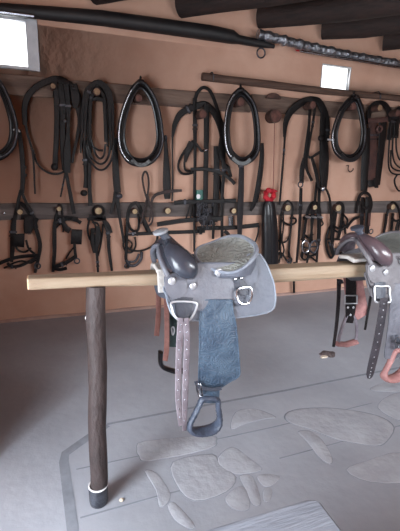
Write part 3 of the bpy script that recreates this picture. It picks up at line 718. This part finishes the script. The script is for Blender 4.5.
h.s('rein_end', [(85, 140, 6), (85.5, 160, 5), (86.5, 176, 5), (85.5, 188, 5)], 5); h.blob('end_knot', 84, 193, 3, 3.2, 'leather')
h.s('rein_end', [(90, 140, 4), (89.5, 160, 4), (89.5, 185, 4), (90.5, 206, 4.5)], 4)
# bridle under the coil
h = Hung('bridle', 'black bridle around the round pale peg below the coiled reins', 'bridle', 98, 211, G)
h.ring('peg_loop', 98.5, 211.3, 5.2, 'leather', .014)
h.s('browband', [(87.5, 220), (94, 217.5), (102, 219), (108, 225), (111, 233)], 3.6)
h.s('cheek_strap', [(104, 221, 3.5), (108, 233, 3.6), (109, 250, 3.4), (112, 271, 2.6)], 3)
h.c('throat_loop', [(89, 220), (87.5, 230), (90.5, 240), (95, 234), (95.5, 226), (92, 220)], 2)
h.c('throat_loop', [(92, 222), (98, 224), (99, 232), (96, 238)], 2)
h.s('blinker', [(93, 228, 5), (94.5, 240, 9), (95.5, 253, 5)], 8, t=.02)
h.s('rein_end', [(96.5, 250, 3), (97.5, 262, 2.6), (98, 273, 2.4)], 2.6); h.blob('stud', 94.5, 233, 1, 1, 'metal', .05)
h.s('blinker', [(97.5, 226, 4), (98, 236, 7), (97, 246, 4)], 6, t=.02); h.c('rein', [(103, 224), (102, 236), (100, 248), (98, 256)], 1.8); h.s('forelock_strap', [(89, 216, 4), (98, 219, 4), (106, 218, 4)], 4)
# bridle with the looped rope
h = Hung('bridle', 'bridle with bit and reins on the pale peg left of the saddle horn', 'bridle', 135, 208, G)
h.s('crownpiece', [(127, 236, 3), (127.5, 220, 3.5), (130, 207, 3.5), (136, 203, 3.5), (140.5, 209, 4), (143.5, 221, 4), (148, 232, 3)], 3.6)
h.c('throat_loop', [(128, 222), (131, 229), (136.5, 231.5), (139, 225), (138, 214)], 2.4)
h.c('rein', [(126.5, 232), (124, 240), (123.5, 247), (127, 252), (132, 252), (135.5, 246), (135, 237)], 1.9)
h.c('rein', [(126, 246), (131, 250), (139, 251), (147, 249), (154, 244.5), (157.5, 239)], 1.9)
h.c('shank', [(126.5, 236), (126.3, 250), (126, 259), (128.5, 264), (127.5, 268)], 3.0)
h.c('bit', [(126, 260), (130, 265.5), (136, 265), (141, 259), (141.5, 252)], 3, 'iron'); h.c('bit', [(129, 262), (135, 261), (139, 254)], 2.2, 'iron')
h.s('strap_end', [(157.5, 236, 2.4), (157, 243, 2.2)], 2)
h.s('cheek_strap', [(141, 214, 3), (146, 224, 3.4), (150, 232, 3)], 3); h.c('rein', [(124, 242), (128, 240), (132, 244), (130, 250)], 1.6); h.ring('bit_ring', 127, 266, 2.2)
h = Hung('lead_rope', 'looped dark lead rope above the saddle horn, below the collar', 'rope', 147, 173, None, .09)
h.c('rope_loop', [(148.5, 203), (146, 196), (143.5, 186), (142.5, 177), (145, 171.5), (147.8, 175), (148.8, 184), (147.5, 195), (146, 203), (143, 214), (141, 224)], 2, 'rope')
h.c('rope_tail', [(148, 196), (150, 206), (152.5, 214), (152, 222), (148.5, 226)], 2, 'rope')
h.s('strap_tail', [(149, 222, 2), (151, 214, 2.4), (151.5, 202, 2.6), (155, 195.5, 3), (163, 192.5, 3.2), (173, 191, 3.4), (182, 190.5, 2.5)], 3, 'rope')

# central harness
h = Hung('harness', 'wide central harness of black straps, cross bars and chain behind the saddle', 'harness', 203, 100, 'harness on the upper board', .035, .006)
h.s('top_loop', [(194.5, 112), (195.5, 98), (199, 90.5), (204, 87.5), (210, 91), (215, 102), (219, 115), (222, 126)], 3.4)
h.s('back_band', [(172.5, 137, 2.5), (175, 124, 5), (180, 114.5, 6.5), (188, 109.5, 7), (197, 106, 7), (205, 104, 6), (212, 110, 6.5), (218, 119, 7.5), (222.5, 131, 8), (224, 144, 7)], 6.5, t=.016)
h.s('strap_tail', [(172.5, 136, 2), (172.5, 160, 1.5), (172.8, 180, 1.8), (172, 201, 2)], 1.8)
h.s('hip_strap', [(194.5, 98, 3.6), (195, 125, 4), (195, 160, 3.2), (194.5, 200, 3), (194.3, 252, 2.2)], 3.6)
h.s('hip_strap', [(206.5, 104, 6), (206.5, 130, 5.5), (206, 160, 5), (205.5, 200, 5), (206, 222, 4)], 5, t=.012)
h.s('hip_strap', [(216.5, 146, 6), (216.5, 170, 6), (216, 195, 6), (215, 222, 5)], 6, t=.012)
h.s('hip_strap', [(223, 138, 7), (222, 150, 8), (222.5, 160, 6)], 7, t=.016)
h.s('side_strap', [(223, 158, 5), (224, 170, 4), (222.5, 190, 3.2), (222, 215, 3), (222, 237, 3)], 3)
h.s('cross_strap', [(190.5, 169.5), (205, 169), (214, 171), (222, 173.5), (230, 179), (235, 184)], 3.6)
h.s('short_strap', [(224, 164, 3.6), (228, 168, 4), (231, 177, 3)], 3.4)
h.s('short_strap', [(219, 176, 3), (221, 190, 3), (223.5, 200, 2.4)], 2.6)
h.c('hanging_loop', [(193, 141), (186, 149), (179.5, 160), (178.3, 168), (182, 173.5), (190, 173.5), (195, 171)], 2.6)
h.c('hanging_loop', [(193, 143), (188, 152), (184.5, 162), (185.5, 170), (191, 171)], 2.4)
h.s('short_strap', [(192, 142, 7), (187.5, 152, 6), (185, 162, 3)], 5)
h.s('short_strap', [(193.5, 140), (199, 147.5), (202, 151), (206, 149)], 2.6); h.blob('buckle', 205.5, 150, 1.8, 1.8, 'metal', .03)
h.s('breech_strap', [(174, 203), (185, 202), (196, 202), (215, 201.3), (236, 200.8)], 4.4, t=.014)
h.s('breech_strap', [(157, 224.5), (165, 223.3), (180, 221), (195, 219.5), (208, 218.5), (222, 218.5)], 4.6, t=.014)
h.s('breech_strap', [(126, 234, 3), (133, 234, 3.4), (160, 232.8, 3.6), (190, 231.8, 3.6), (205, 231, 3.6)], 3.6, t=.014)
h.s('breech_strap', [(197, 228.5), (215, 228), (235, 227.5), (259, 225)], 4.2, t=.014)
h.c('bar_trim', [(128, 233), (132, 233), (136, 233)], 1.6, 'metal')
h.s('strap_end', [(214, 200, 3.4), (213.5, 220, 3.2), (213, 239, 2.6)], 3)
h.s('strap_end', [(224.5, 231), (227.5, 233.5), (230, 237)], 3.6)
h.s('strap_end', [(200.5, 230, 3.4), (200.8, 234.5, 3)], 3); 
h.c('thin_line', [(258.8, 226), (258, 233), (255.5, 241), (252, 245.5), (249, 246.5)], 1.7)
h.c('thin_line', [(190, 205), (188, 212), (186, 219)], 1.6); h.c('thin_line', [(191.5, 205), (190.5, 219)], 1.6)
h.s('wide_buckle', [(231, 216, 5), (231, 228, 5)], 5, 'metal')
g_ = h.s('tassel_cup', [(199.5, 190, 7), (199.5, 197, 8), (199, 204, 7)], 7.5, 'green', .04)
ball(wl(198.4, 196.5, .16), .022, .006, .026).build('white_spot', 'white', g_)
mb = MB()
for i in range(34):
    x = 197+random.random()*16; y = 203+random.random()*25
    c = wl(x, y, .10+random.random()*.05); R = .017
    a0 = random.random()*3; P = [c+V((R*math.cos(q)*math.cos(a0), R*.5*math.cos(q)*math.sin(a0), R*1.2*math.sin(q))) for q in [2*math.pi*j/10 for j in range(10)]]
    tube(P, .0058, None, (0, 1, .2), 6, True, mb)
mb.build('chain', 'iron', h.t)
h.blob('strap_bundle', 206, 219, 7, 7, 'leather2', .03)

# black sheath with the red knot on its string
t = thing('leather_sheath', 'tall black leather sheath topped with a red knot on a string', 'sheath', wl(270, 262, .07), None)
P = []; ra = []
for px, py, w in [(269.3, 199, 6), (268.8, 204, 11.5), (269, 215, 14), (269.8, 235, 15.4), (270, 252, 15.8), (270, 266, 15.6)]:
    P.append(wl(px, py, .09)); ra.append(w*.5*pxm(WY-.09, px, py)*1.14)
sh = tube(P, ra, [r*.6 for r in ra], (0, 1, 0), 16).build('sheath_body', 'shiny', t)
P2 = [p-V((.012, q*.6, 0)) for p, q in zip(P, ra)]
tube(P2[1:], .008, None, (0, 1, 0), 6).build('sheath_seam', 'leather2', sh)
P = [wl(x, y, .12+.02*math.sin(i*.9)) for i, (x, y) in enumerate(cr([(266, 198), (265.5, 193.5), (268, 190.5), (272.5, 191.5), (273.5, 196.5), (270.5, 199.5)], 4, True))]
kn = tube(P, [.026+.007*math.sin(i*1.7) for i in range(len(P))], .026, (0, 1, 0), 10, True).build('red_knot', 'red', t)
tube([wl(x, y, .13) for x, y in [(272, 190.5), (275, 191), (277.5, 191.3)]], [.02, .015, .004]).build('knot_tail', 'red', kn)
cord([(274.5, 122), (274, 150), (273.4, 178), (273, 190)], .9, .05).build('hanging_string', 'string', t)

# arched harness right of the bare peg
h = Hung('harness', 'arched black harness with long thin straps, left of the small window', 'harness', 312, 102, 'harness on the upper board', .05, .008)
h.s('back_band', [(284.5, 137, 3), (285.5, 124, 5), (289.5, 113, 7), (297, 105.5, 7.5), (305, 101, 7), (313, 99.5, 6.5), (319, 102, 7), (324, 112, 7.5), (327, 124, 6), (327, 136, 4)], 7, t=.016)
h.s('long_strap', [(285, 132, 2.4), (284, 150, 2), (282, 175, 2.2), (279.5, 205, 2)], 2.2)
h.s('girth_pad', [(322.5, 112, 4), (322.5, 130, 6), (324, 148, 9), (324, 170, 9.5), (323.5, 190, 6)], 8, t=.02)
h.s('side_strap', [(327, 118, 3.4), (328, 130, 4), (326.5, 142, 4)], 4)
h.s('hip_strap', [(310, 104, 3), (309, 125, 3), (307, 145, 4.5), (305.5, 160, 4.5), (307, 170, 3), (312, 181, 3)], 4)
h.s('hip_strap', [(315.5, 105, 2.8), (313, 122, 2.4), (310, 140, 2.2), (307.5, 156, 2.2)], 2.6)
h.s('side_strap', [(304.5, 158, 4), (302, 170, 5), (301.5, 183, 4.5)], 4.6); h.ring('strap_ring', 300.5, 184.5, 2.6)
h.s('long_strap', [(301, 188, 3.2), (300.5, 205, 3.4), (299, 235, 2.6), (296.5, 263, 2.4)], 3)
h.s('long_strap', [(317, 182, 3), (314.5, 205, 2.6), (311, 235, 2.4), (307, 263, 2.2)], 2.6)
h.s('long_strap', [(319.5, 188, 3.4), (318.5, 215, 2.8), (318, 240, 2.6), (316.5, 263, 2.4)], 3)
h.s('long_strap', [(326, 189, 2.4), (329.5, 198, 2.4), (331, 215, 2.4), (332, 240, 3), (333.5, 256, 2)], 2.4)
h.s('link_strap', [(320, 152), (316, 154.5), (311, 157.5), (307.5, 156)], 2.6)
h.blob('strap_tip', 322.8, 188.5, 2.2, 3.2, 'metal', .03); h.s('side_strap', [(312, 158, 3), (316, 172, 4), (319, 188, 3)], 3)
h.blob('keeper', 320.5, 138, 2.6, 3, 'leather')
# thin bridle right of the sheath
h = Hung('bridle', 'thin dark bridle with narrow straps hanging right of the black sheath', 'bridle', 288, 208, G)
h.c('crownpiece', [(280, 250), (280.5, 232), (281, 216), (282.5, 207), (287.5, 201), (292.5, 206), (291.5, 220), (290, 236), (288.5, 256)], 2.1)
h.c('browband', [(281, 219.5), (286, 223.5), (291, 225), (295.5, 222.5), (295.5, 218.8), (290.5, 218)], 2)
h.c('noseband', [(278, 240), (282, 243), (286.5, 241), (289.5, 236)], 1.6)
h.c('rein', [(276.5, 257), (279, 252.5), (283, 255), (286, 260), (290, 262.5), (291.5, 259), (288, 256)], 1.9); h.c('rein', [(288.5, 250), (290, 257), (290.5, 264)], 1.8); h.c('rein', [(280, 246), (280.5, 254), (279, 263)], 1.7)
h.c('cheek_strap', [(283, 212), (283.5, 226), (282, 240), (284, 250), (281, 258)], 1.8); h.ring('bit_ring', 289, 261, 2)
# studded bridle
h = Hung('bridle', 'bridle with studded browband and steel bits, below the arched harness', 'bridle', 315, 208, G, .03)
h.s('crownpiece', [(304, 236, 2.6), (306, 220, 3), (309, 208, 3), (314.5, 202, 3), (319.5, 209, 3), (320, 224, 3)], 3)
h.s('browband', [(303, 218.5), (310, 216.8), (317, 217), (322.5, 219)], 3.4)
for x in (308, 314, 320): h.blob('stud', x, 217, 1.2, 1.2, 'brightmetal', .06)
h.s('cheek_strap', [(306, 220, 3), (303.5, 238, 3), (302, 258, 2.6)], 3); h.s('cheek_strap', [(320, 220, 3), (319, 240, 2.8), (316, 256, 2.4)], 3)
h.c('bit', [(302, 245), (305, 240.5), (309, 244), (308, 251), (303.5, 252)], 1.9, 'metal', True); h.c('bit', [(311, 243), (315.5, 241), (317.5, 247), (314, 253), (310, 250)], 1.9, 'iron', True)
h.c('bit_chain', [(302, 246), (307, 248), (313, 246.5), (318, 247)], 1.8, 'iron'); h.c('rein', [(304, 252), (309, 256), (315, 254), (318, 248)], 2.2); h.c('rein', [(301, 240), (304.5, 235), (309, 238), (313, 234)], 1.9)
h.s('cheek_strap', [(312, 205, 2.4), (311.5, 225, 2.4), (312, 243, 2)], 2.4); h.c('rein', [(303, 250), (301, 256), (305, 260), (310, 257), (316, 261)], 1.8); h.c('rein', [(321, 219), (323, 224), (319, 227)], 1.6)
# bridle left of the second saddle
h = Hung('bridle', 'bridle on the pale peg left of the second saddle, with curved bit', 'bridle', 338, 208, G)
h.s('crownpiece', [(331, 240, 2.6), (332.5, 222, 3), (335, 208, 3), (339, 202.5, 3), (343, 207, 3.4), (341.5, 222, 3.4), (338, 240, 3)], 3)
h.c('cheek_loop', [(333, 222), (328.5, 230), (326, 241), (327.5, 252), (331, 258), (334, 254)], 2.2); h.c('cheek_loop', [(343, 221), (345, 230), (345.5, 241), (343.5, 251), (338, 254), (334, 252)], 2.2)
h.c('noseband', [(326.5, 239.5), (334, 239), (345, 240)], 2); h.c('throat_loop', [(343, 214), (347.5, 220), (345.5, 226), (339, 228.5), (334, 226)], 2)
h.c('bit', [(329, 242), (332, 248), (337, 249), (342, 245)], 2.2, 'iron'); h.c('bit', [(332, 244), (335, 252), (340, 250), (339, 243)], 1.6, 'metal')
h.s('rein', [(346.5, 228.5), (350, 223), (354, 219), (360, 216.5)], 2.6)
h.c('rein', [(330, 246), (333, 255), (337, 250), (341, 254), (344, 248)], 1.8); h.s('cheek_strap', [(336, 212, 3), (334, 228, 2.6), (333, 242, 2.4)], 2.6); h.c('rein', [(332, 228), (338, 232), (343, 229)], 2)
# brown breastplate
h = Hung('breastplate', 'brown leather breastplate with dark straps right of the small window collar', 'breastplate', 380, 102, 'harness on the upper board', .05, .009)
h.s('neck_strap', [(368.5, 124, 4.5), (369, 113, 5), (373, 105.5, 5.5), (380, 103, 5.5), (386, 105.5, 5.5), (389.5, 114, 6), (388, 121, 6)], 5.5, t=.014)
h.s('brown_panel', [(372.5, 119, 9), (373, 135, 8.5), (373, 155, 8.5), (371.5, 181, 8)], 8.5, 'brownstrap', .016)
h.s('dark_panel', [(383, 119, 8), (382, 140, 7), (380, 160, 6.5), (377.5, 185, 5)], 7, 'leather', .014)
h.s('cross_strap', [(368, 120.5), (376, 120.5), (388, 119)], 5, 'brownstrap'); h.ring('strap_ring', 379.5, 129, 3, 'brownstrap', .014)
h.s('fringe', [(371, 180, 7), (371.5, 187, 6)], 6); h.s('fringe', [(376, 178, 5), (376.5, 188, 4)], 5)
# halter loop under the breastplate
h = Hung('halter', 'dark halter with a pointed loop hanging below the brown breastplate', 'halter', 364, 194, G, .05, .008)
h.s('nose_loop', [(356, 213, 2.6), (357.5, 203, 2.8), (360, 195.5, 3), (364.5, 192.5, 3.4), (369.5, 195.5, 3), (371.5, 205, 2.6), (369, 214, 2.4)], 3)
h.s('cheek_strap', [(362.5, 197, 3.6), (362, 215, 3.6), (361, 232, 3)], 3.4); h.s('cheek_strap', [(368, 197, 5), (368, 215, 5.5), (366.5, 234, 4)], 5)
h.ring('halter_ring', 371, 231.5, 2.2); h.s('chin_strap', [(362.5, 206), (366, 208), (370, 207)], 3); h.s('brass_end', [(369.5, 213, 3), (369, 226, 2.6)], 3, 'brownstrap')
# right edge cords
h = Hung('cord_bundle', 'bundle of looped dark cords at the right edge on the upper board', 'cords', 400, 108, 'harness on the upper board', .06, .008)
for a in ([(389, 140), (391, 125), (396, 113), (402, 108), (408, 114), (411, 130)], [(392, 138), (394, 122), (399, 113), (405, 112)], [(396, 138), (397, 124), (402, 115)]): h.s('top_strap', a, 5)
for a in ([(389.5, 138), (388.5, 155), (389, 168), (393, 173.5), (402, 174), (410, 168), (411, 130)], [(393, 136), (392.5, 152), (395, 163), (402, 168), (408, 160)], [(396, 136), (396.5, 150), (400, 160), (405, 155)], [(391, 150), (391, 165), (396, 170), (404, 171)], [(397, 175), (394.5, 180), (396, 187), (400, 191), (405, 186)]): h.c('cord_loop', a, 1.7)
h = Hung('bridle', 'bridle partly seen above the seat of the second saddle at the right edge', 'bridle', 393, 207, G)
h.s('cheek_strap', [(386.5, 214, 3), (385.5, 224, 2.8), (383.5, 234, 2.6)], 2.8); h.s('cheek_strap', [(393, 213, 3), (392, 224, 2.8), (391, 234, 2.4)], 2.8)
h.c('crownpiece', [(387, 216), (389, 207), (393, 202), (398, 207), (400, 218), (398, 232)], 2.2); h.c('noseband', [(392, 218), (396, 221), (401, 219)], 2.2); h.c('rein', [(398, 222), (396, 230), (400, 236)], 2)
# one strap end hanging behind the beam
tag(strap([(294.5, 262, 2.6), (294, 278, 2.4), (294, 293, 2.2)], 2.4, .05).build('loose_strap', 'leather'), 'short loose strap end showing just below the beam right of the first saddle', 'strap')

# ------------------------------------------------------------------ bench and floor scraps
bz = .45
a = fl(314, 498, bz); b = fl(350, 531, bz)
t = thing('bench', 'pale grey worn wooden bench, only its corner in the foreground', 'bench', (a.x-.5, a.y-.18, 0))
x1 = a.x+.012; y1 = a.y+.004; y0 = y1-.36; x0 = x1-1.25
mb = MB(); n = 8; rings = []
def rr_(x, ins): return [V((x, y0+ins, bz-.045)), V((x, y0+ins, bz)), V((x, y1-ins, bz)), V((x, y1-ins, bz-.045))]
skin([rr_(x0, 0), rr_(x0+.4, 0), rr_(x1-.04, 0), rr_(x1-.015, .006), rr_(x1, .028)], mb=mb)
top = mb.build('plank', 'bench', t, bevel=.008, seg=3)
for x in (x0+.06, x1-.06):
    box((x-.018, y0+.02, 0), (x+.018, y1-.02, bz-.046)).build('shade_end_panel', 'bench', t, bevel=.003)  # unseen solid ends, added so the bench shades the floor beside it
for y in (y0+.05, y1-.05):
    box((x0+.079, y-.012, 0), (x1-.079, y+.012, bz-.046)).build('shade_side_panel', 'bench', t, bevel=.003)  # unseen sides close the bench to block low light
c = fl(328, 354); mb = MB(); rings = []
for i, (r, z) in enumerate([(1, 0), (.8, .006), (.45, .011), (.15, .013)]):
    rings.append([V((c.x+r*.075*math.cos(q)*(1+.18*math.sin(3*q+i)), c.y+r*.06*math.sin(q)*(1+.15*math.cos(4*q)), z)) for q in [2*math.pi*j/20 for j in range(20)]])
skin(rings, mb=mb); tag(mb.build('dirt_clump', 'dirt'), 'small brown clump of dirt on the grey floor left of the hanging stirrup', 'dirt')
c = fl(324, 357.3); mb = MB()
skin([[V((c.x+sx*.032*k+dx, c.y+sy*.018*k, z)) for sx, sy, dx in ((-1, -.7, 0), (.2, -1, 0), (1, -.6, 0), (.9, .8, 0), (-.3, 1, 0), (-1, .5, 0))] for k, z in ((1, 0), (1, .008), (.8, .012))], mb=mb)
tag(mb.build('pale_chip', 'chip', None, bevel=.002), 'pale flat chip lying in front of the brown dirt clump', 'chip')
c = fl(121.5, 501); tag(ball((c.x, c.y, .007), .011, .009, .009).build('pebble', 'chip'), 'tiny pale pebble on the floor right of the post foot', 'pebble')

# ------------------------------------------------------------------ light: daylight through the doorway and the windows, plus added front fill
w = bpy.data.worlds.new('sky'); S.world = w; w.use_nodes = True
bg = w.node_tree.nodes['Background']; bg.inputs['Strength'].default_value = 2.8
_n = w.node_tree.nodes; _l = w.node_tree.links
_tc = _n.new('ShaderNodeTexCoord'); _sx = _n.new('ShaderNodeSeparateXYZ'); _rp = _n.new('ShaderNodeValToRGB')
_l.new(_tc.outputs['Generated'], _sx.inputs[0]); _l.new(_sx.outputs['Z'], _rp.inputs['Fac']); _l.new(_rp.outputs['Color'], bg.inputs['Color'])
_rp.color_ramp.elements[0].position = 0; _rp.color_ramp.elements[0].color = (.10, .095, .085, 1)      # the ground outside
_rp.color_ramp.elements[1].position = .06; _rp.color_ramp.elements[1].color = (.93, .96, 1, 1)          # the bright sky
def area(name, loc, rot, sx, sy, power, col):
    l = bpy.data.lights.new(name, 'AREA'); l.shape = 'RECTANGLE'; l.size = sx; l.size_y = sy; l.energy = power; l.color = col
    o = bpy.data.objects.new(name, l); C.objects.link(o); o.location = loc; o.rotation_euler = rot; return o
area('doorway_daylight', (X0-.02, (DY0+DY1)/2, DZ/2+.02), (0, math.radians(-90), 0), DZ-.1, DY1-DY0-.1, 195, (.84, .92, 1)).data.spread = math.radians(172)
area('front_fill', (3.2, -.06, 1.73), (math.radians(90), 0, 0), 3.3, .7, 60, (.90, .95, 1))  # added fill from the camera side, set in the made-up front opening
area('added_sky_lamp', (-2.7, (DY0+DY1)/2, 2.75), (0, math.radians(-50), 0), 1.0, 2.2, 440, (.85, .93, 1))
area('added_sky_lamp', (3.1, -2.3, 2.8), (math.radians(68), 0, 0), 3.2, 1.2, 360, (.86, .93, 1))  # added lamp outside the made-up opening, brightens beam, saddles and right side
area('window_daylight', (W1[0]+.36, WY+.3, (W1[2]+W1[3])/2), (math.radians(-90), 0, 0), .6, .3, 8, (.9, .95, 1))
area('window_daylight', ((W2[0]+W2[1])/2, WY+.36, (W2[2]+W2[3])/2), (math.radians(-90), 0, 0), .36, .24, 5, (1, .96, .9))
vs = S.view_settings; vs.view_transform = 'Standard'; vs.look = 'None'; vs.gamma = 1; vs.use_curve_mapping = False; vs.exposure = 0
